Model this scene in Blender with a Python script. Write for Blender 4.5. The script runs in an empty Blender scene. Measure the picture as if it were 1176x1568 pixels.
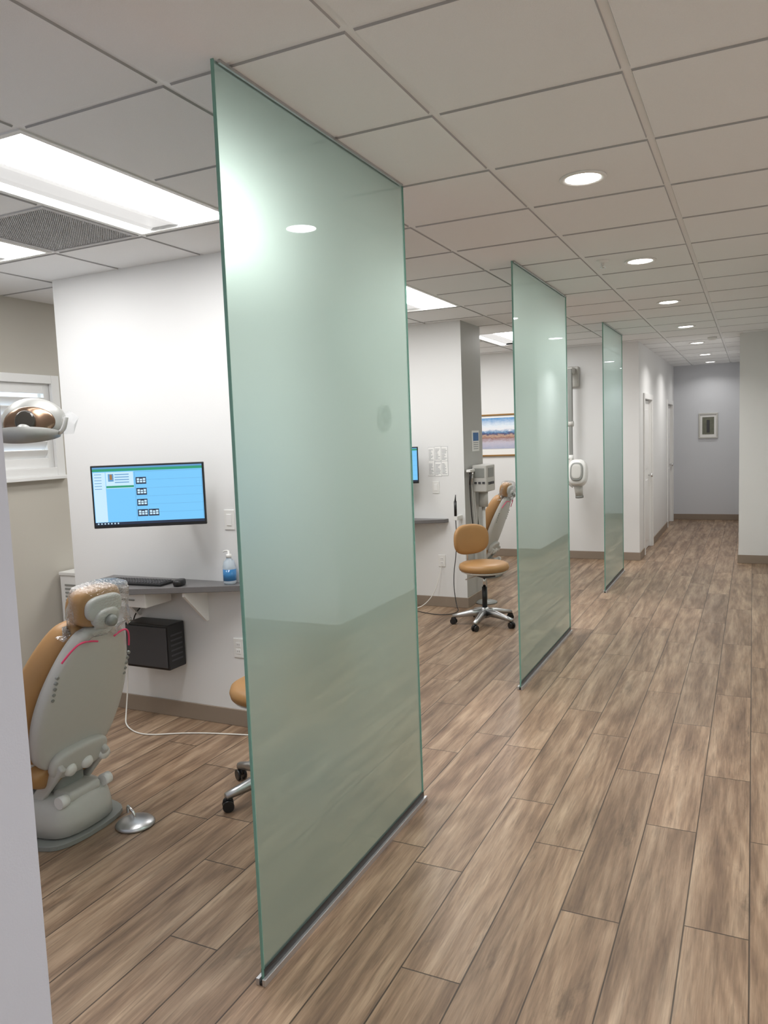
import bpy, bmesh, math, random
from mathutils import Vector, Matrix
random.seed(4)
S=bpy.context.scene
H=2.709
# ---------------------------------------------------------------- helpers
def link(o,parent=None):
    S.collection.objects.link(o)
    if parent is not None: o.parent=parent
    return o
def group(name,loc=(0,0,0),rz=0):
    e=bpy.data.objects.new(name,None); e.empty_display_size=.1
    e.location=loc; e.rotation_euler=(0,0,rz); return link(e)
def mk(name,verts,faces,mat,parent=None,smooth=False,mats=None,fm=None):
    me=bpy.data.meshes.new(name); me.from_pydata([tuple(v) for v in verts],[],faces); me.update()
    bm=bmesh.new(); bm.from_mesh(me); bmesh.ops.recalc_face_normals(bm,faces=bm.faces); bm.to_mesh(me); bm.free()
    for m in (mats or [mat]): me.materials.append(m)
    if fm:
        for p,i in zip(me.polygons,fm): p.material_index=i
    if smooth:
        for p in me.polygons: p.use_smooth=True
    return link(bpy.data.objects.new(name,me),parent)
BF=[(0,3,2,1),(4,5,6,7),(0,1,5,4),(1,2,6,5),(2,3,7,6),(3,0,4,7)]
def bx(name,lo,hi,mat,parent=None,bevel=0,rot=None,pivot=None):
    c=Vector([(a+b)/2 for a,b in zip(lo,hi)]); h=Vector([(b-a)/2 for a,b in zip(lo,hi)])
    vs=[Vector((sx*h.x,sy*h.y,sz*h.z)) for sz in(-1,1) for sx,sy in((-1,-1),(1,-1),(1,1),(-1,1))]
    o=mk(name,vs,BF,mat,parent); o.location=c
    if rot is not None: o.rotation_euler=rot
    if bevel:
        m=o.modifiers.new("bev","BEVEL"); m.width=bevel; m.segments=3; m.limit_method='ANGLE'
        for p in o.data.polygons: p.use_smooth=True
        m2=o.modifiers.new("wn","WEIGHTED_NORMAL")
    return o
def cyl(name,p0,p1,r0,mat,parent=None,r1=None,n=24,smooth=True):
    p0=Vector(p0);p1=Vector(p1); r1=r0 if r1 is None else r1
    z=(p1-p0).normalized(); a=z.orthogonal().normalized(); b=z.cross(a)
    vs=[];
    for p,r in((p0,r0),(p1,r1)):
        for i in range(n):
            t=2*math.pi*i/n; vs.append(p+a*r*math.cos(t)+b*r*math.sin(t))
    fs=[(i,(i+1)%n,n+(i+1)%n,n+i) for i in range(n)]+[tuple(range(n))[::-1],tuple(range(n,2*n))]
    o=mk(name,vs,fs,mat,parent)
    if smooth:
        for p in o.data.polygons: p.use_smooth=len(p.vertices)==4
    return o
def lathe(name,prof,mat,parent=None,n=32,loc=(0,0,0),axis=None):
    vs=[];fs=[]
    for r,z in prof:
        for i in range(n):
            t=2*math.pi*i/n; vs.append(Vector((r*math.cos(t),r*math.sin(t),z)))
    for k in range(len(prof)-1):
        for i in range(n): fs.append((k*n+i,k*n+(i+1)%n,(k+1)*n+(i+1)%n,(k+1)*n+i))
    if prof[0][0]>1e-5: fs.append(tuple(range(n))[::-1])
    if prof[-1][0]>1e-5: fs.append(tuple(range((len(prof)-1)*n,len(prof)*n)))
    if axis is not None:
        q=Vector((0,0,1)).rotation_difference(Vector(axis)); vs=[q@v for v in vs]
    o=mk(name,[v+Vector(loc) for v in vs],fs,mat,parent,True)
    return o
def tube(name,pts,r,mat,parent=None,smooth=True,res=3):
    cu=bpy.data.curves.new(name,'CURVE'); cu.dimensions='3D'; cu.bevel_depth=r; cu.bevel_resolution=res; cu.use_fill_caps=True
    sp=cu.splines.new('NURBS' if smooth and len(pts)>2 else 'POLY'); sp.points.add(len(pts)-1)
    for p,q in zip(sp.points,pts): p.co=(*q,1)
    if sp.type=='NURBS': sp.order_u=3; sp.use_endpoint_u=True; sp.resolution_u=8
    cu.materials.append(mat)
    return link(bpy.data.objects.new(name,cu),parent)
PR=[(.4,.5),(.75,.49),(.9,.44),(.97,.33),(1,.15),(1,-.15),(.97,-.33),(.9,-.44),(.75,-.49),(.4,-.5)]
def pad(name,outline,t,mat,M,parent=None,bend=0,bendv=0,prof=PR):
    """outline in (u,v); M maps (u,v,depth) to local space"""
    n=len(outline);vs=[];fs=[]
    cu=sum(p[0] for p in outline)/n; cv=sum(p[1] for p in outline)/n
    for s,d in prof:
        for u,v in outline:
            uu=cu+(u-cu)*s; vv=cv+(v-cv)*s
            vs.append(M@Vector((uu,vv,d*t+bend*uu*uu+bendv*vv*vv)))
    for k in range(len(prof)-1):
        for i in range(n): fs.append((k*n+i,k*n+(i+1)%n,(k+1)*n+(i+1)%n,(k+1)*n+i))
    fs.append(tuple(range(n))[::-1]); fs.append(tuple(range((len(prof)-1)*n,len(prof)*n)))
    return mk(name,vs,fs,mat,parent,True)
def sup(a,b,n=2.6,N=40,cx=0,cy=0):
    o=[]
    for i in range(N):
        t=2*math.pi*i/N; c,s=math.cos(t),math.sin(t)
        o.append((cx+a*math.copysign(abs(c)**(2/n),c),cy+b*math.copysign(abs(s)**(2/n),s)))
    return o
def frame(o,u,v):
    u=Vector(u).normalized();v=Vector(v).normalized();w=u.cross(v)
    m=Matrix((u,v,w)).transposed().to_4x4(); m.translation=Vector(o); return m
# ---------------------------------------------------------------- materials
def nm(name):
    m=bpy.data.materials.new(name); m.use_nodes=True; return m,m.node_tree,m.node_tree.nodes["Principled BSDF"]
def pm(name,col,rough=.5,metal=0,noise=0,scale=40,bump=0,spec=.5,**kw):
    m,nt,b=nm(name)
    b.inputs["Base Color"].default_value=(*col,1); b.inputs["Roughness"].default_value=rough; b.inputs["Metallic"].default_value=metal
    b.inputs["Specular IOR Level"].default_value=spec
    for k,v in kw.items(): b.inputs[k.replace("_"," ")].default_value=v
    tc=nt.nodes.new("ShaderNodeTexCoord"); nz=nt.nodes.new("ShaderNodeTexNoise"); nz.inputs["Scale"].default_value=scale; nz.inputs["Detail"].default_value=4
    nt.links.new(tc.outputs["Object"],nz.inputs["Vector"])
    if noise:
        mx=nt.nodes.new("ShaderNodeMix"); mx.data_type='RGBA'; mx.inputs[6].default_value=(*[c*(1-noise) for c in col],1); mx.inputs[7].default_value=(*[min(1,c*(1+noise)) for c in col],1)
        nt.links.new(nz.outputs["Fac"],mx.inputs[0]); nt.links.new(mx.outputs[2],b.inputs["Base Color"])
    if bump:
        bp=nt.nodes.new("ShaderNodeBump"); bp.inputs["Strength"].default_value=bump; bp.inputs["Distance"].default_value=.002
        nt.links.new(nz.outputs["Fac"],bp.inputs["Height"]); nt.links.new(bp.outputs[0],b.inputs["Normal"])
    return m
def em(name,col,st,base=(.8,.8,.8)):
    m,nt,b=nm(name); b.inputs["Base Color"].default_value=(*base,1); b.inputs["Emission Color"].default_value=(*col,1); b.inputs["Emission Strength"].default_value=st
    b.inputs["Roughness"].default_value=.4
    return m
def lin(r,g,b): return tuple(((c/255)/12.92 if c/255<=.04045 else ((c/255+.055)/1.055)**2.4) for c in (r,g,b))
WALL=pm("wall_paint_white",(.78,.785,.785),.55,bump=.15,scale=220,noise=.01)
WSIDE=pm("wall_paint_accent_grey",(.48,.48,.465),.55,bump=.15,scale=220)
BEIGE=pm("wall_paint_beige",(.54,.51,.45),.6,bump=.15,scale=220)
GREY=pm("wall_paint_bluegrey",(.66,.68,.72),.6,bump=.15,scale=220)
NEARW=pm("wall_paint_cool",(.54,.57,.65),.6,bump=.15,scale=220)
BASE=pm("baseboard_taupe",lin(146,132,118),.5,noise=.03)
TRIM=pm("trim_white",(.84,.84,.83),.35)
TILE=pm("ceiling_tile",(.86,.87,.88),.9,noise=.05,scale=420,bump=.5)
TEDGE=pm("ceiling_tile_edge_shade",(.42,.42,.42),.9)  # tile bevels coloured darker, painting in the shadow line beside the grid
GRID=pm("ceiling_grid_metal",(.88,.89,.90),.45)
VENT=pm("vent_grey",(.55,.55,.56),.6,noise=.3,scale=300)
VENTB=pm("vent_plenum",(.16,.16,.165),.8)
WPL=pm("white_plastic",(.80,.80,.78),.3)
BLK=pm("black_plastic",(.012,.012,.013),.35)
DARK=pm("dark_grey",(.05,.05,.055),.4)
TAN=pm("tan_vinyl",lin(172,130,82),.42,noise=.06,scale=12,bump=.1)
CHG=pm("chair_shell_grey",lin(196,195,190),.35,noise=.02)
CHD=pm("chair_grey_dark",lin(140,142,138),.4)
CHROME=pm("chrome",(.75,.75,.75),.18,metal=1)
ALU=pm("brushed_aluminium",(.55,.56,.57),.35,metal=1)
ALD=pm("satin_channel_aluminium",(.62,.63,.64),.38,metal=.9)
DESK=pm("laminate_grey",lin(108,106,106),.35,noise=.08,scale=90)
PINK=pm("pink_strap",lin(235,75,120),.5)
CABLE=pm("white_cable",(.75,.74,.70),.5)
PAPER=pm("paper",(.85,.85,.84),.7)
INK=pm("ink_grey",(.35,.36,.38),.7)
GOLD=pm("gold_frame",lin(150,112,60),.35,metal=.4)
BLUEGEL=pm("blue_gel",lin(70,150,215),.1,Transmission_Weight=.4)
# floor
def floor_mat():
    m,nt,b=nm("wood_plank_floor"); N=nt.nodes.new; L=nt.links.new
    def M(op,a,bb=None,c=None):
        n=N("ShaderNodeMath"); n.operation=op
        for i,v in enumerate((a,bb,c)):
            if v is None: continue
            if isinstance(v,(int,float)): n.inputs[i].default_value=v
            else: L(v,n.inputs[i])
        return n.outputs[0]
    tc=N("ShaderNodeTexCoord"); sp=N("ShaderNodeSeparateXYZ"); L(tc.outputs["Object"],sp.inputs[0])
    W=.197;LN=1.22
    u=M('DIVIDE',M('ADD',sp.outputs[0],10.03),W); ui=M('FLOOR',u); uf=M('FRACT',u)
    wn=N("ShaderNodeTexWhiteNoise"); wn.noise_dimensions='1D'; L(ui,wn.inputs["W"])
    v=M('ADD',M('DIVIDE',sp.outputs[1],LN),M('MULTIPLY',wn.outputs["Value"],7.3)); vi=M('FLOOR',v); vf=M('FRACT',v)
    cb=N("ShaderNodeCombineXYZ"); L(ui,cb.inputs[0]); L(vi,cb.inputs[1])
    w2=N("ShaderNodeTexWhiteNoise"); w2.noise_dimensions='2D'; L(cb.outputs[0],w2.inputs["Vector"])
    off=M('MULTIPLY',w2.outputs["Value"],37.0)
    def gn(sx,sy,scale,det,rough,dist):
        g=N("ShaderNodeCombineXYZ"); L(M('ADD',M('MULTIPLY',sp.outputs[0],sx),off),g.inputs[0]); L(M('ADD',M('MULTIPLY',sp.outputs[1],sy),off),g.inputs[1]); L(off,g.inputs[2])
        n=N("ShaderNodeTexNoise"); n.inputs["Scale"].default_value=scale; n.inputs["Detail"].default_value=det; n.inputs["Roughness"].default_value=rough; n.inputs["Distortion"].default_value=dist; L(g.outputs[0],n.inputs["Vector"]); return n.outputs["Fac"]
    n1=gn(1,.085,14,7,.64,.12)      # main figure
    n2=gn(1,.04,170,3,.6,0)        # fine fibres
    n3=gn(1,.25,9,6,.7,.4)         # dark knots/streaks
    n4=gn(.6,.25,5,2,.5,0)          # broad tone
    n5=gn(1,.07,62,3,.6,0)          # pores
    nw=gn(1,.13,2.6,2,.4,0)         # growth-ring field
    rings=M('SINE',M('MULTIPLY',nw,120.0))
    r=N("ShaderNodeValToRGB"); L(M('MULTIPLY_ADD',rings,.04,n1),r.inputs[0])
    e=r.color_ramp.elements; e[0].position=.28; e[0].color=(*lin(106,85,69),1); e[1].position=.72; e[1].color=(*lin(174,151,127),1)
    x=e.new(.50); x.color=(*lin(143,119,97),1); x=e.new(.41); x.color=(*lin(126,103,83),1)
    def mul(c,f):
        mx=N("ShaderNodeMix"); mx.data_type='RGBA'; mx.blend_type='MULTIPLY'; mx.inputs[0].default_value=1; L(c,mx.inputs[6])
        cc=N("ShaderNodeCombineColor"); [L(f,cc.inputs[i]) for i in range(3)]; L(cc.outputs[0],mx.inputs[7]); return mx.outputs[2]
    def mr(v,a,b2,c,d):
        n=N("ShaderNodeMapRange"); L(v,n.inputs[0]); n.inputs[1].default_value=a;n.inputs[2].default_value=b2;n.inputs[3].default_value=c;n.inputs[4].default_value=d; return n.outputs[0]
    c=mul(r.outputs[0],mr(w2.outputs["Value"],0,1,.85,1.09))
    c=mul(c,mr(n2,.3,.7,.80,1.15))
    c=mul(c,mr(n5,.36,.46,.82,1.03))
    c=mul(c,mr(n3,.30,.40,.62,1.0))
    c=mul(c,mr(n4,.3,.7,.90,1.08))
    eu=M('MINIMUM',uf,M('SUBTRACT',1,uf)); ev=M('MINIMUM',vf,M('SUBTRACT',1,vf))
    ed=M('MINIMUM',M('MULTIPLY',eu,W),M('MULTIPLY',ev,LN))
    gap=mr(ed,.0014,.0032,.20,1.0)
    c=mul(c,gap); L(c,b.inputs["Base Color"])
    L(mr(n1,.3,.7,.44,.32),b.inputs["Roughness"])
    b.inputs["Specular IOR Level"].default_value=.4
    bp=N("ShaderNodeBump"); bp.inputs["Strength"].default_value=.3; bp.inputs["Distance"].default_value=.002
    L(M('ADD',M('MULTIPLY',n2,.4),gap),bp.inputs["Height"]); L(bp.outputs[0],b.inputs["Normal"])
    return m
FLOOR=floor_mat()
def frosted():
    m=bpy.data.materials.new("frosted_glass"); m.use_nodes=True; nt=m.node_tree; nt.nodes.clear(); N=nt.nodes.new;L=nt.links.new
    out=N("ShaderNodeOutputMaterial"); tr=N("ShaderNodeBsdfTranslucent"); tr.inputs[0].default_value=(.48,.63,.55,1)
    df=N("ShaderNodeBsdfDiffuse"); df.inputs[0].default_value=(.22,.31,.27,1)
    rf=N("ShaderNodeBsdfRefraction"); rf.inputs["Color"].default_value=(.71,.88,.80,1); rf.inputs["Roughness"].default_value=.85; rf.inputs["IOR"].default_value=1.32
    a=N("ShaderNodeMixShader"); a.inputs[0].default_value=.60; L(tr.outputs[0],a.inputs[1]); L(rf.outputs[0],a.inputs[2])
    c=N("ShaderNodeMixShader"); c.inputs[0].default_value=.16; L(a.outputs[0],c.inputs[1]); L(df.outputs[0],c.inputs[2])
    gl=N("ShaderNodeBsdfGlossy"); gl.inputs["Roughness"].default_value=.012; gl.inputs["Color"].default_value=(.88,.98,1,1)
    geo=N("ShaderNodeNewGeometry")
    dt=N("ShaderNodeVectorMath"); dt.operation='DOT_PRODUCT'; L(geo.outputs["Normal"],dt.inputs[0]); L(geo.outputs["Incoming"],dt.inputs[1])
    ab=N("ShaderNodeMath"); ab.operation='ABSOLUTE'; L(dt.outputs["Value"],ab.inputs[0])
    s1=N("ShaderNodeMath"); s1.operation='SUBTRACT'; s1.inputs[0].default_value=1; L(ab.outputs[0],s1.inputs[1])
    s2=N("ShaderNodeMath"); s2.operation='POWER'; L(s1.outputs[0],s2.inputs[0]); s2.inputs[1].default_value=4
    s3=N("ShaderNodeMath"); s3.operation='MULTIPLY_ADD'; L(s2.outputs[0],s3.inputs[0]); s3.inputs[1].default_value=.88; s3.inputs[2].default_value=.11
    mx=N("ShaderNodeMixShader"); L(s3.outputs[0],mx.inputs[0]); L(c.outputs[0],mx.inputs[1]); L(gl.outputs[0],mx.inputs[2]); L(mx.outputs[0],out.inputs[0])
    return m
FROST=frosted()
GEDGE=pm("glass_edge_green",lin(126,174,160),.15,Transmission_Weight=.2)
# ---------------------------------------------------------------- room shell
XL=-4.6; XR=2.6; YB=-2.2; YE=14.6
bx("floor",(XL-.15,YB-.15,-.1),(XR+.15,YE+.15,0),FLOOR)
T=.12
def wall(name,lo,hi,mat): return bx(name,(lo[0],lo[1],0),(hi[0],hi[1],H+.06),mat)
wl=group("wall_left")
WY0,WY1,WZ0,WZ1=2.75,4.03,1.53,2.13
bx("part_near",(XL-T,YB,0),(XL,WY0,H+.06),BEIGE,wl); bx("part_far",(XL-T,WY1,0),(XL,YE,H+.06),BEIGE,wl)
bx("part_low",(XL-T,WY0,0),(XL,WY1,WZ0),BEIGE,wl); bx("part_top",(XL-T,WY0,WZ1),(XL,WY1,H+.06),BEIGE,wl)
wall("wall_back",(XL,YB-T),(XR,YB),WALL)
wall("wall_right",(XR,YB),(XR+T,5.53),WALL)
wall("wall_right_block",(.438,5.53),(XR+T,10.03),WALL)
wall("wall_corridor_right",(-.145,10.03),(XR+T,YE),WALL)
wall("wall_corridor_end",(XL,YE),(XR+T,YE+T),GREY)
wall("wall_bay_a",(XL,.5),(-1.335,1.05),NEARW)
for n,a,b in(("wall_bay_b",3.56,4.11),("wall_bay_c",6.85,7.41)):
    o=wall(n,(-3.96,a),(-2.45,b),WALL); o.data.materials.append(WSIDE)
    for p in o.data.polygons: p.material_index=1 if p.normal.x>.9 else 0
wc=group("wall_corridor_left")
bx("bay_end",(XL,9.97,0),(-1.27,10.09,H+.06),WALL,wc)
D1=(10.45,11.27); D2=(13.42,14.3); DH=2.03
bx("seg1",(-1.39,10.09,0),(-1.27,D1[0],H+.06),WALL,wc); bx("seg2",(-1.39,D1[1],0),(-1.27,D2[0],H+.06),WALL,wc); bx("seg3",(-1.39,D2[1],0),(-1.27,YE,H+.06),WALL,wc)
for d in(D1,D2): bx("lintel",(-1.39,d[0],DH),(-1.27,d[1],H+.06),WALL,wc)
for k,d in enumerate((D1,D2)):
    g=group("door_%d"%(k+1),(-1.27,d[0],0)); w=d[1]-d[0]
    bx("leaf",(-.075,.01,.008),(-.035,w-.01,DH-.01),TRIM,g,.003)
    for a,b in((.12,.95),(1.1,1.9)): bx("panel",(-.04,.13,a),(-.028,w-.13,b),TRIM,g,.006)
    bx("jamb_1",(-.12,-.0,0),(0,.012,DH),TRIM,g);bx("jamb_2",(-.12,w-.012,0),(0,w,DH),TRIM,g)
    bx("casing_1",(0.0005,-.07,0),(.018,0.0,DH+.07),TRIM,g,.004);bx("casing_2",(0.0005,w,0),(.018,w+.07,DH+.07),TRIM,g,.004);bx("casing_3",(0.0005,0,DH),(.018,w,DH+.07),TRIM,g,.004)
    lathe("knob",[(.0,0),(.022,.004),(.03,.02),(.02,.035),(.012,.04),(.012,.06)][::-1],CHROME,g,20,(-.035+.06,w-.08,1.0),axis=(-1,0,0))
bh=.1
def bb(name,lo,hi): bx(name,(lo[0],lo[1],0),(hi[0],hi[1],bh),BASE,None,.003)
bb("baseboard_left",(XL,1.05),(XL+.012,9.97))
bb("baseboard_bay_b",(-3.972,3.548),(-2.438,3.56)); bb("baseboard_bay_b_side",(-2.45,3.56),(-2.438,4.11))
bb("baseboard_bay_c",(-3.972,6.838),(-2.438,6.85)); bb("baseboard_bay_c_side",(-2.45,6.85),(-2.438,7.41))
bb("baseboard_bay_end",(XL+.012,9.958),(-1.258,9.97))
bb("baseboard_corridor_left",(-1.27,9.97),(-1.258,D1[0]-.07)); bb("baseboard_corridor_left_b",(-1.27,D1[1]+.07),(-1.258,D2[0]-.07))
bb("baseboard_corridor_end",(-1.27,YE-.012),(-.145,YE)); bb("baseboard_corridor_right",(-.157,10.03),(-.145,YE-.012))
bb("baseboard_right_block",(-.157,10.018),(.438,10.03)); bb("baseboard_right_side",(.426,5.53),(.438,10.018)); bb("baseboard_right_front",(.426,5.518),(XR,5.53))
bb("baseboard_bay_a",(-1.335,.5),(-1.323,1.05))
bb("baseboard_right",(XR-.012,YB),(XR,5.518)); bb("baseboard_back",(XL,YB),(XR-.012,YB+.012))
# ---------------------------------------------------------------- ceiling
GX,GY,P=-.957,2.4808,.61
troff=[(-3,-1),(-5,-1),(-3,4),(-5,4),(-3,9),(-5,9)]   # (i,j): i..i+1, j..j+2
troff+=[(2,-1),(4,-1),(2,-6),(-2,-6)]
vents=[(-4,0)]
used={}
for i,j in troff: used[(i,j)]=1; used[(i,j+1)]=1
for v in vents: used[v]=1
verts=[];faces=[];fm=[]
ce=group("ceiling")
i0,i1=-6,6; j0,j1=-8,20
g0=.0125
def quad(a,b,c,d,m):
    k=len(verts); verts.extend([a,b,c,d]); faces.append((k,k+1,k+2,k+3)); fm.append(m)
for i in range(i0,i1):
    for j in range(j0,j1):
        if (i,j) in used: continue
        x0=max(GX+i*P,XL-.02);x1=min(GX+(i+1)*P,XR+.05);y0=GY+j*P;y1=min(y0+P,YE+.02)
        if x1-x0<.05 or y1-y0<.05: continue
        a,b,c,d=x0+g0-.001,y0+g0-.001,x1-g0+.001,y1-g0+.001
        e=.0035; zt=H+.008; zb=H
        A=[(a,b,zt),(c,b,zt),(c,d,zt),(a,d,zt)]; B=[(a+e,b+e,zb),(c-e,b+e,zb),(c-e,d-e,zb),(a+e,d-e,zb)]
        quad(*B,0)
        for k in range(4): quad(A[k],A[(k+1)%4],B[(k+1)%4],B[k],1)
mk("tiles",verts,faces,None,ce,mats=[TILE,TEDGE],fm=fm)
verts=[];faces=[]
def addb(lo,hi):
    k=len(verts); verts.extend([(lo[0],lo[1],lo[2]),(hi[0],lo[1],lo[2]),(hi[0],hi[1],lo[2]),(lo[0],hi[1],lo[2]),(lo[0],lo[1],hi[2]),(hi[0],lo[1],hi[2]),(hi[0],hi[1],hi[2]),(lo[0],hi[1],hi[2])])
    faces.extend([tuple(k+q for q in f) for f in BF])
for i in range(i0,i1+1):
    x=GX+i*P; addb((x-g0,YB,H+.0065),(x+g0,YE,H+.014))
for j in range(j0,j1+1):
    y=GY+j*P
    if not(YB<y<YE): continue
    for i in range(i0,i1):
        if (i,j) in used and (i,j-1) in used and any((i,j-1)==t for t in troff): continue
        addb((GX+i*P+g0,y-g0,H+.0067),(GX+(i+1)*P-g0,y+g0,H+.014))
mk("grid_tees",verts,faces,GRID,ce)
bx("plenum_deck",(XL-.1,YB-.1,H+.16),(XR+.1,YE+.1,H+.2),TILE,ce)
LIT=em("troffer_lens_bright",(1,.99,.98),16.5)
LITC=em("troffer_basket",(1,.985,.965),.52,(.28,.28,.28))
def troffer(i,j):
    x0=GX+i*P+.012;x1=GX+(i+1)*P-.012;y0=GY+j*P+.012;y1=GY+(j+2)*P-.012
    g=group("ceiling_troffer_light",((x0+x1)/2,(y0+y1)/2,H)); hx=(x1-x0)/2; hy=(y1-y0)/2
    f=.022
    for n,lo,hi in(("f1",(-hx,-hy,0),(-hx+f,hy,.02)),("f2",(hx-f,-hy,0),(hx,hy,.02)),("f3",(-hx+f,-hy,0),(hx-f,-hy+f,.02)),("f4",(-hx+f,hy-f,0),(hx-f,hy,.02))): bx(n,lo,hi,WPL,g)
    a=hx-f; b=hy-f
    sec=[(-a,.004),(-a*.80,.010),(-a*.74,.022),(-.10,.022),(-.04,.012),(.02,.006),(.10,.005),(a*.95,.006),(a,.004)]
    vs=[];fs=[];ms=[]; sec_m={0:0,1:1,2:1,3:1,4:0,5:0,6:0,7:0}
    for y in(-b,b):
        for x,z in sec: vs.append((x,y,z))
    n=len(sec)
    for k in range(n-1): fs.append((k,k+1,n+k+1,n+k)); ms.append(sec_m[k])
    mk("lens",vs,fs,None,g,mats=[LIT,LITC],fm=ms)
    bx("housing",(-hx,-hy,.065),(hx,hy,.1),WPL,g)
    bx("end_1",(-a,-b-.004,0.004),(a,-b,.065),WPL,g); bx("end_2",(-a,b,0.004),(a,b+.004,.065),WPL,g)
for t in troff: troffer(*t)
for i,j in vents:
    g=group("ceiling_vent_grille",(GX+(i+.5)*P,GY+(j+.5)*P,H)); h=P/2-.012
    bx("plate",(-h,-h,.02),(h,h,.03),VENTB,g)
    vs=[];fs=[]
    for n,lo,hi in(("f1",(-h,-h,0),(-h+.02,h,.02)),("f2",(h-.02,-h,0),(h,h,.02)),("f3",(-h+.02,-h,0),(h-.02,-h+.02,.02)),("f4",(-h+.02,h-.02,0),(h-.02,h,.02))): bx(n,lo,hi,VENT,g)
    for k in range(46):
        t=-h+.02+(k+.5)*(2*h-.04)/46
        for lo,hi in (((t-.003,-h+.02,.004),(t+.003,h-.02,.012)),((-h+.02,t-.003,.004),(h-.02,t+.003,.012))):
            q=len(vs); vs+= [(lo[0],lo[1],lo[2]),(hi[0],lo[1],lo[2]),(hi[0],hi[1],lo[2]),(lo[0],hi[1],lo[2]),(lo[0],lo[1],hi[2]),(hi[0],lo[1],hi[2]),(hi[0],hi[1],hi[2]),(lo[0],hi[1],hi[2])]
            fs+=[tuple(q+z for z in f) for f in BF]
    mk("eggcrate",vs,fs,VENT,g)
# downlights
DL=em("downlight_lens",(1,.975,.94),9)
def downlight(x,y,pw=8.5):
    g=group("recessed_downlight",(x,y,H))
    lathe("trim_ring",[(.097,0.0),(.097,-.006),(.088,-.009),(.075,-.006),(.07,.002)],WPL,g,40)
    lathe("lens",[(.0,-.0035),(.074,-.0035)],DL,g,40)
    l=bpy.data.lights.new("downlight_lamp",'AREA'); l.shape='DISK'; l.size=.13; l.energy=pw; l.color=(1,.97,.93); l.spread=math.radians(140)
    o=bpy.data.objects.new("lamp",l); link(o,g); o.location=(0,0,-.012)
xd=GX+.305
for k in range(6): downlight(xd,GY+.915+1.83*k)
downlight(xd,GY+.915+1.83*6-.3,3)
downlight(xd,-.26-1.83)
for y in(-.8,1.57,3.4): downlight(GX+P*4.5,y)
g=group("ceiling_sprinkler_head",(-.86,5.08,H))
lathe("escutcheon",[(.04,0),(.04,-.004),(.02,-.012),(.012,-.014),(.012,-.03),(.0,-.03)],WPL,g,24); lathe("deflector",[(.0,-.04),(.018,-.04),(.018,-.043),(0,-.043)],CHROME,g,16); cyl("pin",(0,0,-.03),(0,0,-.04),.004,CHROME,g)
g=group("ceiling_smoke_detector",(-.45,10.2,H)); lathe("body",[(.055,0),(.055,-.02),(.04,-.035),(0,-.037)],WPL,g)
# ---------------------------------------------------------------- frosted glass partitions
def partition(y0,y1):
    x=-1.344; g=group("frosted_glass_partition",(x,y0,0)); w=y1-y0; t=.005; zb=.012; zt=H-.004
    mk("glass_sheet",[(0,.003,zb),(0,w-.003,zb),(0,w-.003,zt),(0,.003,zt)],[(0,1,2,3)],FROST,g)
    bx("edge_near",(-t,0,zb),(t,.003,zt),GEDGE,g); bx("edge_far",(-t,w-.003,zb),(t,w,zt),GEDGE,g)
    bx("floor_channel_a",(-.017,-.014,0),(-t-.0005,w+.014,.022),ALD,g,.001); bx("floor_channel_b",(t+.0005,-.014,0),(.017,w+.014,.022),ALD,g,.001)
    bx("floor_channel_base",(-t,-.012,0),(t,w+.012,.01),BLK,g)
    bx("gasket_a",(t,0,.022),(t+.0012,w,.046),BLK,g);bx("gasket_b",(-t-.0012,0,.022),(-t,w,.046),BLK,g)
    bx("ceiling_channel_a",(-.013,0.02,H-.010),(-t-.0005,w-.02,H-.001),ALU,g); bx("ceiling_channel_b",(t+.0005,.02,H-.010),(.013,w-.02,H-.001),ALU,g)
for a,b in((1.8085,3.0803),(4.7229,6.2313),(7.8954,9.122)): partition(a,b)
# ---------------------------------------------------------------- window with shutters
g=group("window_1",(XL,WY0,WZ0)); w=WY1-WY0; h=WZ1-WZ0
for n,lo,hi in(("casing_l",(0,-.07,-.06),(.03,0,h+.06)),("casing_r",(0,w,-.06),(.03,w+.07,h+.06)),("casing_t",(0,0,h),(.03,w,h+.06)),("casing_b",(0,0,-.06),(.03,w,0)),("sill",(0,-.09,-.085),(.055,w+.09,-.06))): bx(n,lo,hi,TRIM,g,.003)
for n,y0,y1 in(("shutter_1",.0,w/2-.002),("shutter_2",w/2+.002,w)):
    for m,lo,hi in(("_sl",(-.03,y0,0),(0,y0+.05,h)),("_sr",(-.03,y1-.05,0),(0,y1,h)),("_rt",(-.03,y0+.05,h-.07),(0,y1-.05,h)),("_rb",(-.03,y0+.05,0),(0,y1-.05,.07))): bx(n+m,lo,hi,TRIM,g,.002)
    k=0
    z=.1
    while z<h-.08:
        bx(n+"_louvre_%d"%k,(-.018,y0+.05,z-.035),(-.010,y1-.05,z+.035),TRIM,g,.002,rot=(0,math.radians(35),0)); z+=.062;k+=1
bx("sash",(-.10,0,h/2-.015),(-.07,w,h/2+.015),TRIM,g)
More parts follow.
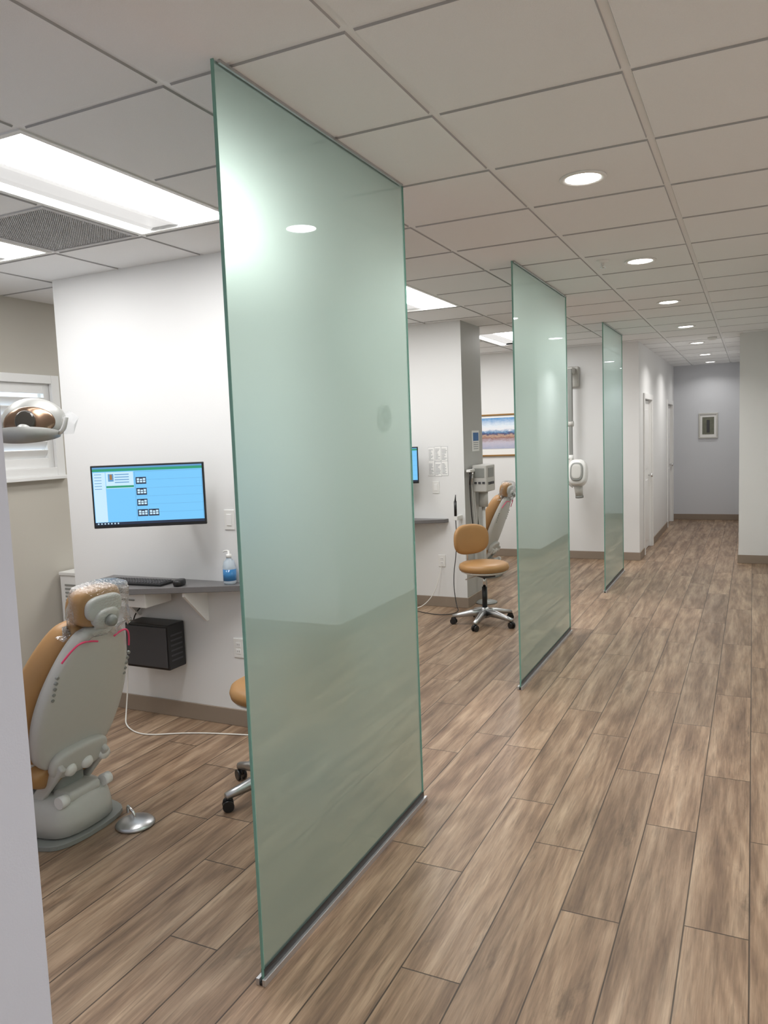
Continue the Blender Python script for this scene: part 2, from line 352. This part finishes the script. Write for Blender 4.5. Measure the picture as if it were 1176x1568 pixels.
# ---------------------------------------------------------------- monitors
SCR=em("screen_blue",lin(112,190,240),1.0,(.02,.02,.02)); SG=em("screen_green",lin(30,150,110),.9,(.02,.02,.02)); SW=em("screen_pale",lin(190,222,240),1.0,(.02,.02,.02)); SD=em("screen_dark",lin(20,40,70),.8,(.02,.02,.02)); SM=em("screen_mid",lin(90,150,200),.9,(.02,.02,.02))
def monitor(x,y,z,rz,name="wall_monitor"):
    g=group(name,(x,y,z),rz); w,h=.61,.345
    bx("bezel",(-w/2,-.012,-h/2),(w/2,.012,h/2),BLK,g,.004); bx("rear_housing",(-w*.35,.012,-h*.35),(w*.35,.035,h*.35),BLK,g,.008)
    def q(n,a,b,c,d,m,e=.0006):
        X0=-w/2+.01+a*(w-.02);X1=-w/2+.01+c*(w-.02);Z0=h/2-.01-d*(h-.028);Z1=h/2-.01-b*(h-.028)
        mk(n,[(X0,-.012-e,Z0),(X1,-.012-e,Z0),(X1,-.012-e,Z1),(X0,-.012-e,Z1)],[(0,1,2,3)],m,g)
    q("screen",0,0,1,1,SCR); q("titlebar",0,0,1,.03,SM,.0009); q("ribbon",0,.03,1,.075,SG,.0009); q("taskbar",0,.955,1,1,SD,.0009)
    q("sidebar",.005,.09,.115,.95,SW,.0009); q("header",.12,.09,.37,.37,SW,.0009); q("avatar",.14,.12,.19,.25,SM,.0012); q("avatar_b",.155,.13,.178,.22,TAN,.0015)
    q("header_line",.12,.325,.37,.36,SG,.0012); q("col",.38,.09,.995,.95,SM,.0008)
    for k in range(6): q("row_%d"%k,.383,.095+.143*k,.992,.235+.143*k,SCR,.0010)
    for k in range(4): q("field_%d"%k,.2,.125+.045*k,.33,.14+.045*k,SM,.0012)
    for k in range(6): q("side_%d"%k,.015,.12+.05*k,.08,.13+.05*k,SM,.0012)
    for a,b in((.39,.19),(.39,.38),(.39,.57),(.39,.75),(.49,.75)):
        q("xray",a,b,a+.095,b+.12,SD,.0012)
        for r in range(3): q("tooth",a+.010+.028*r,b+.02+.01*(r%2),a+.032+.028*r,b+.095,SW,.0014)
        q("gum",a+.004,b+.055,a+.091,b+.064,SD,.0016)
    for k in range(7): q("icon_%d"%k,.02+.03*k,.967,.032+.03*k,.99,SW,.0012)
    return g
def monarm(g,ang):
    tube("arm",[(0,.035,0),(.02,.12,0),(.06,.2,-.0)],.016,DARK,g)
    c=Matrix.Rotation(-ang,4,'Z')@Vector((0,.30,0))
    bx("wall_plate",(c.x-.06,.22,-.08),(c.x+.05,.225,.08),DARK,g,.002,rot=(0,0,-ang))
g=monitor(-3.0,3.25,1.388,math.radians(30)); monarm(g,math.radians(30))
# ---------------------------------------------------------------- wall desk
def slab(name,poly,z0,z1,mat,parent):
    n=len(poly); vs=[(x,y,z0) for x,y in poly]+[(x,y,z1) for x,y in poly]
    fs=[tuple(range(n))[::-1],tuple(range(n,2*n))]+[(i,(i+1)%n,n+(i+1)%n,n+i) for i in range(n)]
    o=mk(name,vs,fs,mat,parent); m=o.modifiers.new("b","BEVEL"); m.width=.003; m.segments=2; return o
def desk(x0,y0):
    g=group("wall_desk",(x0,y0,0))
    slab("top",[(-.70,0),(-.68,-.21),(-.25,-.345),(.38,-.06),(.40,0)],.825,.86,DESK,g)
    for x in(-.5,.02):
        mk("bracket",[(x-.01,0,.825),(x-.01,-.2,.825),(x-.01,-.2,.80),(x-.01,-.02,.62),(x-.01,0,.62),(x+.01,0,.825),(x+.01,-.2,.825),(x+.01,-.2,.80),(x+.01,-.02,.62),(x+.01,0,.62)],
          [(0,1,2,3,4),(9,8,7,6,5),(0,5,6,1),(1,6,7,2),(2,7,8,3),(3,8,9,4),(4,9,5,0)],TRIM,g)
    bx("drawer",(-.46,-.27,.735),(-.2,-.05,.825),TRIM,g,.004)
    bx("drawer_pull",(-.38,-.278,.775),(-.28,-.27,.782),CHD,g)
    return g
desk(-2.92,3.56)
def keyboard(x,y,z,rz):
    g=group("keyboard",(x,y,z),rz); bx("body",(-.21,-.065,0),(.21,.065,.014),BLK,g,.004)
    vs=[];fs=[]
    for r in range(5):
        for c in range(20):
            a=-.2+c*.02;b=-.057+r*.0225; q=len(vs); lo=(a+.001,b+.001,.014);hi=(a+.018,b+.0195,.02)
            vs+= [(lo[0],lo[1],lo[2]),(hi[0],lo[1],lo[2]),(hi[0],hi[1],lo[2]),(lo[0],hi[1],lo[2]),(lo[0]+.002,lo[1]+.002,hi[2]),(hi[0]-.002,lo[1]+.002,hi[2]),(hi[0]-.002,hi[1]-.002,hi[2]),(lo[0]+.002,hi[1]-.002,hi[2])]
            fs+=[tuple(q+z2 for z2 in f) for f in BF]
    mk("keys",vs,fs,DARK,g)
keyboard(-3.24,3.37,.8605,math.radians(4))
g=group("computer_mouse",(-2.94,3.38,.8605),.3); pad("shell",sup(.03,.05,2.4),.035,BLK,frame((0,0,.0175),(1,0,0),(0,1,0)),g)
g=group("hand_sanitizer_bottle",(-2.68,3.505,.8605)); lathe("bottle",[(0,0),(.034,0),(.037,.01),(.037,.10),(.03,.13),(.014,.145),(.014,.15)],pm("clear_bottle",(.75,.85,.93),.1,Transmission_Weight=.5),g)
lathe("label",[(.0375,.02),(.0378,.02),(.0378,.085),(.0375,.085)],BLUEGEL,g); lathe("cap",[(.016,.15),(.016,.17),(.006,.172),(.006,.19),(.0,.19)],WPL,g); tube("nozzle",[(0,0,.188),(-.02,0,.19),(-.035,0,.183)],.005,WPL,g)
g=group("wall_mounted_computer_case",(-3.2,3.56,.34)); bx("case",(-.2,-.16,0),(.13,-.012,.27),BLK,g,.008); bx("front_panel",(-.19,-.166,.015),(.12,-.16,.255),DARK,g,.003)
bx("wall_bracket",(-.1,-.012,.05),(.05,0,.22),BLK,g)
for k in range(6): bx("slot_%d"%k,(.131,-.14,.05+.03*k),(.1315,-.04,.06+.03*k),DARK,g)
def plate(name,x,y,z,kind,ax='y',w=.07,h=.115):
    g=group(name,(x,y,z),0 if ax=='y' else math.radians(90)); bx("plate",(-w/2,-.006,-h/2),(w/2,0,h/2),WPL,g,.003)
    if kind=='sw': bx("rocker",(-.017,-.010,-.033),(.017,-.006,.033),TRIM,g,.002)
    else:
        for s in(-.02,.02):
            bx("socket",(-.016,-.008,s-.014),(.016,-.006,s+.014),TRIM,g,.002)
            for q in(-.006,.006): bx("slit",(q-.0012,-.0085,s-.004),(q+.0012,-.008,s+.006),DARK,g)
plate("light_switch_plate",-2.70,3.56,1.22,'sw'); plate("power_outlet",-2.685,3.56,.47,'o')
plate("light_switch_plate",-2.74,6.85,1.16,'sw'); plate("power_outlet",-2.70,6.85,.45,'o')
g=group("floor_cable"); tube("cable",[(-3.40,3.40,.5),(-3.42,3.42,.25),(-3.42,3.38,.04),(-3.35,3.3,.005),(-3.15,3.22,.005),(-2.95,3.34,.005),(-2.7,3.42,.005),(-2.4,3.48,.005)],.004,CABLE,g)
g=group("computer_cable"); tube("cable",[(-3.38,3.50,.58),(-3.46,3.52,.5),(-3.45,3.52,.35),(-3.47,3.53,.6),(-3.35,3.52,.7),(-3.3,3.5,.80)],.004,BLK,g)
# ---------------------------------------------------------------- stool
def stool(x,y,rz):
    g=group("dental_stool",(x,y,0),rz)
    for k in range(5):
        a=2*math.pi*k/5+.35; c,s=math.cos(a),math.sin(a)
        vs=[];fs=[]
        sec=[(.03,.105,.028,.03),(.12,.10,.022,.026),(.22,.082,.018,.018),(.285,.072,.016,.012)]
        for r,z,hw,hh in sec:
            for u,v in((-1,-1),(1,-1),(1,.3),(.6,1),(-.6,1),(-1,.3)): vs.append((c*r-s*u*hw,s*r+c*u*hw,z+v*hh))
        for q in range(3):
            for i in range(6): fs.append((q*6+i,q*6+(i+1)%6,(q+1)*6+(i+1)%6,(q+1)*6+i))
        fs+= [tuple(range(6))[::-1],tuple(range(18,24))]
        mk("leg_%d"%k,vs,fs,ALU,g,True)
        cx,cy=c*.275,s*.275
        cyl("stem_%d"%k,(cx,cy,.04),(cx,cy,.07),.007,BLK,g,n=12)
        b=a+1.2; d=Vector((math.cos(b),math.sin(b),0)); o=Vector((cx,cy,.026))
        for sg in(-1,1): cyl("wheel_%d"%k,o+d*sg*.008,o+d*sg*.022,.026,BLK,g,n=24)
        pad("hood_%d"%k,sup(.024,.02,2.5,20),.016,BLK,frame(o+Vector((0,0,.018)),d.cross(Vector((0,0,1))),Vector((0,0,1))),g)
    lathe("hub",[(.0,.06),(.04,.06),(.042,.10),(.038,.13),(.03,.15),(0,.15)],ALU,g)
    cyl("gas_column",(0,0,.14),(0,0,.33),.022,BLK,g); cyl("gas_piston",(0,0,.33),(0,0,.43),.013,CHROME,g)
    bx("mechanism",(-.09,-.06,.42),(.09,.06,.455),DARK,g,.008)
    tube("lever",[(0,-.05,.44),(.03,-.15,.435),(.05,-.22,.425)],.005,CHROME,g)
    lathe("seat_pan",[(0,.45),(.17,.455),(.2,.47),(.2,.475)],WPL,g)
    lathe("seat",[(0,.474),(.19,.474),(.212,.485),(.218,.508),(.21,.532),(.185,.545),(.10,.548),(0,.546)],TAN,g,48)
    tube("back_bar",[(-.05,0,.44),(-.2,0,.445),(-.262,0,.47),(-.268,0,.55),(-.262,0,.66)],.011,CHROME,g)
    bx("back_bracket",(-.266,-.04,.64),(-.247,.04,.76),DARK,g,.005)
    pad("backrest",sup(.178,.135,2.7,44),.055,TAN,frame((-.225,0,.725),(0,1,0),(0,0,1)),g,bend=1.2)
    return g
stool(-2.10,6.31,math.radians(-38))
stool(-2.0,2.92,math.radians(150))
# ---------------------------------------------------------------- dental chair (local +X toward the feet)
def plastic():
    m=bpy.data.materials.new("clear_plastic_film"); m.use_nodes=True; nt=m.node_tree; nt.nodes.clear(); N=nt.nodes.new; L=nt.links.new
    o=N("ShaderNodeOutputMaterial"); t=N("ShaderNodeBsdfTransparent"); t.inputs[0].default_value=(.95,.96,.97,1); g=N("ShaderNodeBsdfGlossy"); g.inputs["Roughness"].default_value=.12
    mx=N("ShaderNodeMixShader"); lw=N("ShaderNodeLayerWeight"); lw.inputs[0].default_value=.35; L(lw.outputs["Facing"],mx.inputs[0]); L(t.outputs[0],mx.inputs[1]); L(g.outputs[0],mx.inputs[2]); 
    nz=N("ShaderNodeTexNoise"); nz.inputs["Scale"].default_value=30; bp=N("ShaderNodeBump"); bp.inputs["Strength"].default_value=.9; bp.inputs["Distance"].default_value=.01; L(nz.outputs["Fac"],bp.inputs["Height"]); L(bp.outputs[0],g.inputs["Normal"]); L(mx.outputs[0],o.inputs[0]); return m
FILM=plastic()
def smooth_poly(p,it=2):
    for _ in range(it):
        q=[]
        for i in range(len(p)):
            a=p[i];b=p[(i+1)%len(p)]; q+=[(a[0]*.75+b[0]*.25,a[1]*.75+b[1]*.25),(a[0]*.25+b[0]*.75,a[1]*.25+b[1]*.75)]
        p=q
    return p
def dental_chair(x,y,rz=math.pi):
    g=group("dental_chair",(x,y,0),rz)
    th=math.radians(21); up=Vector((-math.sin(th),0,math.cos(th)))
    o=Vector((-.04,0,.325))
    w=Vector((0,1,0)).cross(up)
    half=[(.0,-.02),(.13,-.02),(.185,.02),(.215,.10),(.235,.22),(.225,.36),(.185,.50),(.135,.60),(.09,.635),(.0,.64)]
    ol=half+[(-a,b) for a,b in half[-2:0:-1]]
    shell=smooth_poly(ol,2)
    Mb=Matrix((Vector((0,1,0)),up,w)).transposed().to_4x4(); Mb.translation=o
    PS=[(.3,-.5),(.86,-.49),(.955,-.43),(.99,-.25),(1,.1),(1,.5),(.3,.5)]
    pad("back_shell",shell,.05,CHG,Mb,g,bend=.25,prof=PS)
    M2=Mb.copy(); M2.translation=o+w*.078-up*.02
    pad("back_cushion",[(a*1.13,b*1.03) for a,b in shell],.12,TAN,M2,g,bend=.6)
    for s in(-1,1):
        for k in range(5):
            p=Mb@Vector((s*.195,.46-.026*k,-.008)); cyl("control_%d"%k,p,p-w*.010,.007,CHD,g,n=14)
    pad("lower_cover",sup(.15,.07,3,30,0,0),.05,CHG,Mb@Matrix.Translation((0,.02,-.035)),g)
    pad("waist_cushion",sup(.20,.06,3,36),.10,TAN,Mb@Matrix.Translation((0,-.05,.03)),g)
    for s in(-.13,-.03,.06):
        p=Mb@Vector((s,-.01,-.05)); lathe("hinge_knob",[(0,0),(.028,0),(.03,.012),(.022,.026),(0,.028)],WPL,g,22,p,axis=-w)
    for s in(-.028,.028): bx("headrest_bar",(-.012,-.006,-.08),(.012,.006,.08),CHG,g,.003).matrix_local=Matrix.Translation(Mb@Vector((s,.62,-.005)))@Mb.to_3x3().to_4x4()@Matrix.Rotation(math.pi/2,4,'X')
    pad("headrest_bracket",sup(.065,.045,2.4,26),.05,CHG,Mb@Matrix.Translation((0,.685,-.01)),g)
    lathe("headrest_knob",[(0,0),(.024,0),(.026,.02),(.018,.035),(0,.036)],CHD,g,24,Mb@Vector((.0,.685,-.03)),axis=-w)
    Mh=Mb@Matrix.Translation((0,.715,.045))@Matrix.Rotation(math.radians(12),4,'X')
    pad("headrest_cushion",sup(.125,.085,2.8,36),.08,TAN,Mh,g,bend=1.5)
    pad("headrest_shell",sup(.095,.055,2.8,36),.03,CHG,Mh@Matrix.Translation((0,0,-.045)),g,bend=1.0)
    rnd=random.Random(3); vs=[];fs=[];n=30;R=9
    for k in range(R):
        for i in range(n):
            t=2*math.pi*i/n; f=[.72,.93,1,1,1,1,1.04,1.1,1.15][k]
            a=.145*f*math.copysign(abs(math.cos(t))**.8,math.cos(t)); b=.085*math.sin(t)*f
            v=[.095,.085,.06,.03,0,-.03,-.06,-.085,-.10][k]
            j=.012*(k/4)
            vs.append(Mh@Vector((a+rnd.uniform(-j,j),v+rnd.uniform(-j,j),b*.8+rnd.uniform(-j,j)-.01)))
    for k in range(R-1):
        for i in range(n): fs.append((k*n+i,k*n+(i+1)%n,(k+1)*n+(i+1)%n,(k+1)*n+i))
    fs.append(tuple(range(n)))
    mk("plastic_cover",vs,fs,FILM,g,True)
    tube("neck_strap",[Mb@Vector((-.04,.60,-.045)),Mb@Vector((-.10,.62,-.035)),Mb@Vector((-.15,.58,-.03)),Mb@Vector((-.17,.51,-.025))],.004,PINK,g)
    tube("neck_strap",[Mb@Vector((.05,.60,-.045)),Mb@Vector((.12,.62,-.035)),Mb@Vector((.175,.58,-.03)),Mb@Vector((.195,.53,-.02))],.004,PINK,g)
    so=[(.0,-.24),(.1,-.27),(.35,-.275),(.55,-.25),(.62,-.2),(.62,.2),(.55,.25),(.35,.275),(.1,.27),(.0,.24)]
    pad("seat_cushion",smooth_poly(so),.12,TAN,frame((-.02,0,.42),(1,0,-.03),(0,1,0)),g)
    pad("seat_pan",smooth_poly([(a*.95+.01,b*.9) for a,b in so]),.05,CHG,frame((-.02,0,.345),(1,0,-.03),(0,1,0)),g)
    lo=[(.0,-.2),(.1,-.24),(.4,-.2),(.52,-.12),(.52,.12),(.4,.2),(.1,.24),(.0,.2)]
    pad("leg_cushion",smooth_poly(lo),.08,TAN,frame((.56,0,.40),(1,0,-.28),(0,1,0)),g)
    pad("leg_shell",smooth_poly([(a*.95,b*.9) for a,b in lo]),.05,CHG,frame((.56,0,.345),(1,0,-.28),(0,1,0)),g)
    for s in(-.12,.12):
        bx("lift_arm_a",(-.028,-.014,-.15),(.028,.014,.15),CHG,g,.01).matrix_local=Matrix.Translation((.1,s,.24))@Matrix.Rotation(math.radians(-42),4,'Y')
        bx("lift_arm_b",(-.028,-.014,-.12),(.028,.014,.12),CHG,g,.01).matrix_local=Matrix.Translation((-.03,s,.25))@Matrix.Rotation(math.radians(-42),4,'Y')
        cyl("pivot",(.04,s-.02,.33),(.04,s+.02,.33),.026,WPL,g); cyl("pivot",(-.1,s-.02,.18),(-.1,s+.02,.18),.026,WPL,g)
    bx("lift_cylinder",(-.03,-.08,.12),(.2,.08,.31),CHD,g,.03)
    vs=[];fs=[]
    so2=smooth_poly([(-.14,-.12),(-.05,-.18),(.25,-.18),(.42,-.10),(.42,.10),(.25,.18),(-.05,.18),(-.14,.12)])
    n=len(so2)
    for s,z in((1,.03),(.99,.09),(.95,.135),(.86,.165),(.66,.18),(.3,.185)):
        for a,b in so2: vs.append((.08+(a-.08)*s,b*s,z))
    for k in range(5):
        for i in range(n): fs.append((k*n+i,k*n+(i+1)%n,(k+1)*n+(i+1)%n,(k+1)*n+i))
    fs.append(tuple(range(n))[::-1]); fs.append(tuple(range(5*n,6*n)))
    mk("base_housing",vs,fs,CHG,g,True)
    slab("base_plate",[( (a-.08)*1.10+.08,b*1.28) for a,b in so2],0,.022,CHD,g)
    bx("base_step",(-.11,-.09,.15),(.0,.09,.20),CHG,g,.02)
    return g
dental_chair(-2.71,2.31)
dental_chair(-2.80,8.55)
g=group("foot_control_pedal",(-2.44,2.42,0)); lathe("disc",[(0,0),(.082,0),(.085,.008),(.076,.018),(.05,.028),(.02,.034),(0,.034)],ALU,g,40)
tube("stirrup",[(-.07,.03,.03),(-.06,.02,.07),(-.03,.0,.075),(0,.0,.05),(.0,.0,.03)],.006,CHROME,g)
# dental lamp
g=group("dental_operatory_lamp",(-2.76,2.3,1.77),math.radians(35))
GREYM=pm("lamp_grey",lin(160,160,157),.35,metal=.15); AMB=pm("lamp_reflector_amber",lin(130,106,88),.2,metal=.8); DKR=pm("lamp_dark",(.04,.035,.03),.15)
def arcstrip(name,r,a0,a1,zc,hz,tilt,mat,th,dy=0,n=24,pw=1):
    vs=[];fs=[]
    for i in range(n+1):
        f=i/n; a=math.radians(a0+(a1-a0)*f); hh=hz*(.25+.75*math.sin(math.pi*f)**pw)
        for s,(dr,dz) in enumerate(((0,-1),(0,1),(th,1),(th,-1))):
            rr=r+dr+tilt*dz*hh; vs.append((rr*math.sin(a),-rr*math.cos(a)+dy,zc+dz*hh))
    for i in range(n):
        for k in range(4): fs.append((i*4+k,i*4+(k+1)%4,i*4+4+(k+1)%4,i*4+4+k))
    fs+=[(0,1,2,3),(n*4,n*4+1,n*4+2,n*4+3)]
    return mk(name,vs,fs,mat,g,True)
pad("reflector_hood",sup(.135,.095,2.2,36),.06,GREYM,frame((0,.03,.03),(1,0,0),(0,.45,1)),g,bend=-3.5,bendv=-3)
pad("reflector_mirror",sup(.105,.062,2.2,36),.012,AMB,frame((0,-.018,.018),(1,0,0),(0,.45,1)),g,bend=-3.2,bendv=-2)
pad("reflector_core",sup(.04,.045,2.2,24),.03,DKR,frame((0,-.045,.01),(1,0,0),(0,.45,1)),g)
arcstrip("lower_guard",.115,-92,92,-.05,.034,.35,GREYM,.014,dy=-.01)
cyl("bulb_housing",(0,-.07,-.02),(0,-.10,-.06),.026,GREYM,g,.018)
for s in(-1,1): tube("handle",[(s*.10,0,-.05),(s*.13,-.03,-.045),(s*.155,-.05,-.02),(s*.165,-.05,.02)],.009,WPL,g)
tube("yoke",[(-.11,.03,.0),(-.13,.09,.0),(-.06,.13,.0),(0,.14,.0)],.011,GREYM,g)
mk("plastic_sleeve",[(.13,-.03,-.05),(.19,-.05,-.05),(.21,-.03,.02),(.17,-.01,.05),(.14,-.04,.02),(.2,-.07,-.01)],[(0,1,5,4),(1,2,5),(2,3,4,5)],FILM,g)
tube("arm",[(0,.14,.0),(-.08,.16,.0),(-.3,.2,-.02),(-.55,.25,.0),(-.9,.3,.03)],.018,WPL,g)
cyl("ceiling_post",(-.9,.3,.0),(-.9,.3,H-1.77),.03,WPL,g)
g=group("white_floor_cabinet",(XL+.02,3.98,0)); bx("body",(0,0,.04),(.33,.55,.74),TRIM,g,.006); bx("plinth",(.02,.02,0),(.30,.53,.04),CHD,g); bx("top",(-.0,-.01,.74),(.345,.56,.765),WPL,g,.004)
for k in range(14): bx("louvre_%d"%k,(.05,-.006,.30+.028*k),(.28,-.001,.312+.028*k),CHD,g)
# ---------------------------------------------------------------- bay 2 wall items
g=monitor(-3.14,6.60,1.385,math.radians(20)); monarm(g,math.radians(20))
desk(-3.02,6.85)
g=group("notice_papers",(-2.81,6.85,1.27)); rr=random.Random(8)
for r in range(2):
    for c in range(3):
        a=.068*c+rr.uniform(-.002,.002);b=.142*r+rr.uniform(-.004,.004); bx("sheet",(a,-.003,b),(a+.064,0,b+.136),PAPER,g)
        bx("sheet_edge",(a-.001,-.002,b-.002),(a+.066,0,b+.138),INK,g)
        for k in range(9): bx("text_line",(a+.006,-.0035,b+.013+.012*k),(a+.058-rr.uniform(0,.03),-.003,b+.018+.012*k),INK,g)
g=group("wall_poster",(-2.45,7.10,1.49)); bx("sheet",(0,0,0),(.004,.2,.2),PAPER,g); bx("header",(.004,.02,.10),(.005,.18,.18),pm("poster_blue",lin(60,110,170),.6),g)
for k in range(4): bx("text_line",(.004,.03,.02+.02*k),(.005,.17,.027+.02*k),INK,g)
g=group("dental_delivery_unit",(-2.45,7.05,0))
bx("mount_rail",(.0,.02,.35),(.03,.12,1.35),CHG,g,.006)
bx("control_box",(.03,-.06,1.10),(.17,.22,1.36),CHG,g,.015); bx("display",(.17,.0,1.24),(.174,.16,1.33),CHD,g,.002)
for k in range(4): bx("button",(.171,.0+.045*k,1.17),(.178,.025+.045*k,1.195),DARK,g,.001)
for k in range(3): bx("front_key",(.05+.04*k,-.066,1.18),(.075+.04*k,-.06,1.20),DARK,g,.001)
bx("front_window",(.05,-.064,1.24),(.15,-.06,1.33),CHD,g,.002)
bx("holder_bar",(.02,-.2,1.30),(.06,.1,1.325),WPL,g,.004)
for k in range(3):
    y=-.17+.06*k; cyl("handpiece_%d"%k,(.05,y,1.31),(.04,y,1.18),.009,CHROME if k else BLK,g,.006,n=14)
    tube("hose_%d"%k,[(.04,y,1.18),(.05,y,.9),(.07,y+.03,.62),(.06,y+.12,.55),(.03,.1,.75),(.02,.08,.95)],.005,CHG if k else BLK,g)
cyl("suction_canister",(.09,.08,.95),(.09,.08,1.10),.045,CHG,g); cyl("support_pole",(.09,.08,.02),(.09,.08,.95),.017,CHG,g); lathe("pole_foot",[(0,0),(.11,0),(.11,.012),(.03,.03),(0,.03)],CHD,g,loc=(.09,.08,0))
g=group("black_curing_light",(-2.50,6.72,0)); cyl("body",(0,0,.90),(0,0,1.04),.013,BLK,g); cyl("tip",(0,0,1.04),(.005,0,1.10),.008,DARK,g,.004); bx("holder",(-.015,-.01,.86),(.02,.128,.90),WPL,g,.004)
tube("cord",[(0,0,.87),(.0,.02,.6),(-.06,.04,.3),(-.02,0,.05),(.05,-.1,.01),(-.05,-.25,.008),(-.3,-.2,.008),(-.55,-.05,.02),(-.62,.05,.2)],.004,BLK,g)
g=group("floor_cable"); tube("cable",[(-2.70,6.83,.42),(-2.72,6.78,.2),(-2.85,6.7,.01),(-3.0,6.6,.01),(-3.1,6.7,.05),(-3.05,6.8,.4)],.004,CABLE,g)
# ---------------------------------------------------------------- bay end wall: picture, x-ray
def pic_mat():
    m,nt,b=nm("harbour_painting"); N=nt.nodes.new;L=nt.links.new
    tc=N("ShaderNodeTexCoord"); sp=N("ShaderNodeSeparateXYZ"); L(tc.outputs["Generated"],sp.inputs[0])
    nz=N("ShaderNodeTexNoise"); nz.inputs["Scale"].default_value=14; nz.inputs["Detail"].default_value=7; nz.inputs["Roughness"].default_value=.7; L(tc.outputs["Generated"],nz.inputs["Vector"])
    a=N("ShaderNodeMath"); a.operation='MULTIPLY_ADD'; L(nz.outputs["Fac"],a.inputs[0]); a.inputs[1].default_value=.30; a.inputs[2].default_value=-.15
    s=N("ShaderNodeMath"); L(a.outputs[0],s.inputs[0]); L(sp.outputs[2],s.inputs[1])
    r=N("ShaderNodeValToRGB"); L(s.outputs[0],r.inputs[0]); e=r.color_ramp.elements
    e[0].position=0;e[0].color=(*lin(170,175,200),1); e[1].position=1;e[1].color=(*lin(90,150,205),1)
    for p,c in((.2,(195,190,205)),(.36,(150,110,100)),(.42,(190,160,140)),(.48,(70,70,110)),(.55,(110,150,190)),(.62,(235,235,240)),(.75,(225,235,245))): x=e.new(p); x.color=(*lin(*c),1)
    L(r.outputs[0],b.inputs["Base Color"]); b.inputs["Roughness"].default_value=.25; return m
g=group("framed_harbour_painting",(-3.72,9.97,1.35)); w,h=.98,.56
for n,lo,hi in(("frame_b",(0,-.025,0),(w,0,.02)),("frame_t",(0,-.025,h-.02),(w,0,h)),("frame_l",(0,-.025,.02),(.02,0,h-.02)),("frame_r",(w-.02,-.025,.02),(w,0,h-.02))): bx(n,lo,hi,GOLD,g,.003)
bx("mat_board",(.02,-.010,.02),(w-.02,-.002,h-.02),PAPER,g); bx("painting",(.07,-.013,.10),(w-.07,-.010,h-.05),pic_mat(),g)
g=group("xray_arm_unit",(-2.06,9.97,0))
bx("wall_mount",(-.07,-.06,2.2),(.07,0,2.46),CHG,g,.015); bx("top_knuckle",(-.035,-.24,2.36),(.035,-.06,2.44),CHG,g,.015)
bx("vertical_arm",(-.028,-.25,1.72),(.028,-.20,2.42),CHD,g,.012); bx("vertical_arm_b",(-.022,-.245,1.34),(.022,-.205,1.74),CHD,g,.01)
cyl("joint",(-.03,-.225,1.74),(.035,-.225,1.74),.036,CHG,g); lathe("swivel",[(0,1.29),(.03,1.29),(.034,1.31),(.03,1.35),(0,1.35)],WPL,g,loc=(0,-.225,0))
tube("yoke",[(.0,-.225,1.30),(.02,-.3,1.27),(-.03,-.36,1.16),(-.035,-.36,1.02),(.05,-.36,.96)],.02,CHG,g)
pad("tube_head",sup(.115,.165,3,36),.17,WPL,frame((.11,-.36,1.13),(1,0,0),(0,.25,1)),g)
pad("head_face",sup(.078,.115,3,36),.02,CHD,frame((.11,-.452,1.15),(1,0,0),(0,.25,1)),g)
pad("head_inner",sup(.060,.092,3,36),.02,CHG,frame((.11,-.458,1.152),(1,0,0),(0,.25,1)),g)
cyl("collimator_cone",(.11,-.36,.98),(.12,-.34,.84),.055,CHG,g,.045); cyl("cone_ring",(.12,-.34,.845),(.121,-.338,.82),.05,CHD,g)
g=group("framed_corridor_picture",(-.86,YE,1.43)); w,h=.31,.44
for n,lo,hi in(("frame_b",(0,-.025,0),(w,0,.025)),("frame_t",(0,-.025,h-.025),(w,0,h)),("frame_l",(0,-.025,.025),(.025,0,h-.025)),("frame_r",(w-.025,-.025,.025),(w,0,h-.025))): bx(n,lo,hi,CHG,g,.003)
bx("mat_board",(.02,-.010,.02),(w-.02,-.002,h-.02),PAPER,g); bx("print",(.06,-.013,.07),(w-.06,-.010,h-.07),pm("print_dark",lin(110,112,98),.4,noise=.4,scale=20),g)
slab("figure",[(.13,-.016),(.175,-.016),(.18,-.0132),(.13,-.0132)],.10,.32,DARK,g)
g=group("wall_clock",(.438,6.54,1.84)); lathe("rim",[(.0,0),(.125,0),(.125,.03),(.108,.032),(.106,.02)],CHD,g,40,axis=(-1,0,0)); lathe("face",[(0,.024),(.107,.024)],PAPER,g,40,axis=(-1,0,0))
bx("hand_hour",(-.028,-.003,0),(-.026,.003,.06),BLK,g); bx("hand_minute",(-.029,-.003,0),(-.0275,.085,.005),BLK,g)
# ---------------------------------------------------------------- world, camera
w=bpy.data.worlds.new("World"); S.world=w; w.use_nodes=True
w.node_tree.nodes["Background"].inputs[0].default_value=(.72,.85,1,1); w.node_tree.nodes["Background"].inputs[1].default_value=2.0
yaw,p,r=.4494,.0966,-.0376
F=Vector((-math.sin(yaw)*math.cos(p),math.cos(yaw)*math.cos(p),-math.sin(p))); R0=Vector((math.cos(yaw),math.sin(yaw),0)); U0=R0.cross(F)
R=math.cos(r)*R0+math.sin(r)*U0; U=-math.sin(r)*R0+math.cos(r)*U0
cam=bpy.data.cameras.new("camera"); co=bpy.data.objects.new("camera",cam); link(co)
M=Matrix((R,U,-F)).transposed().to_4x4(); M.translation=Vector((0,0,1.6554)); co.matrix_world=M
cam.sensor_fit='VERTICAL'; cam.sensor_height=32; cam.lens=1175.94/1568*32; cam.clip_start=.02
S.camera=co
S.view_settings.view_transform='Standard'; S.view_settings.look='None'; S.view_settings.exposure=.17
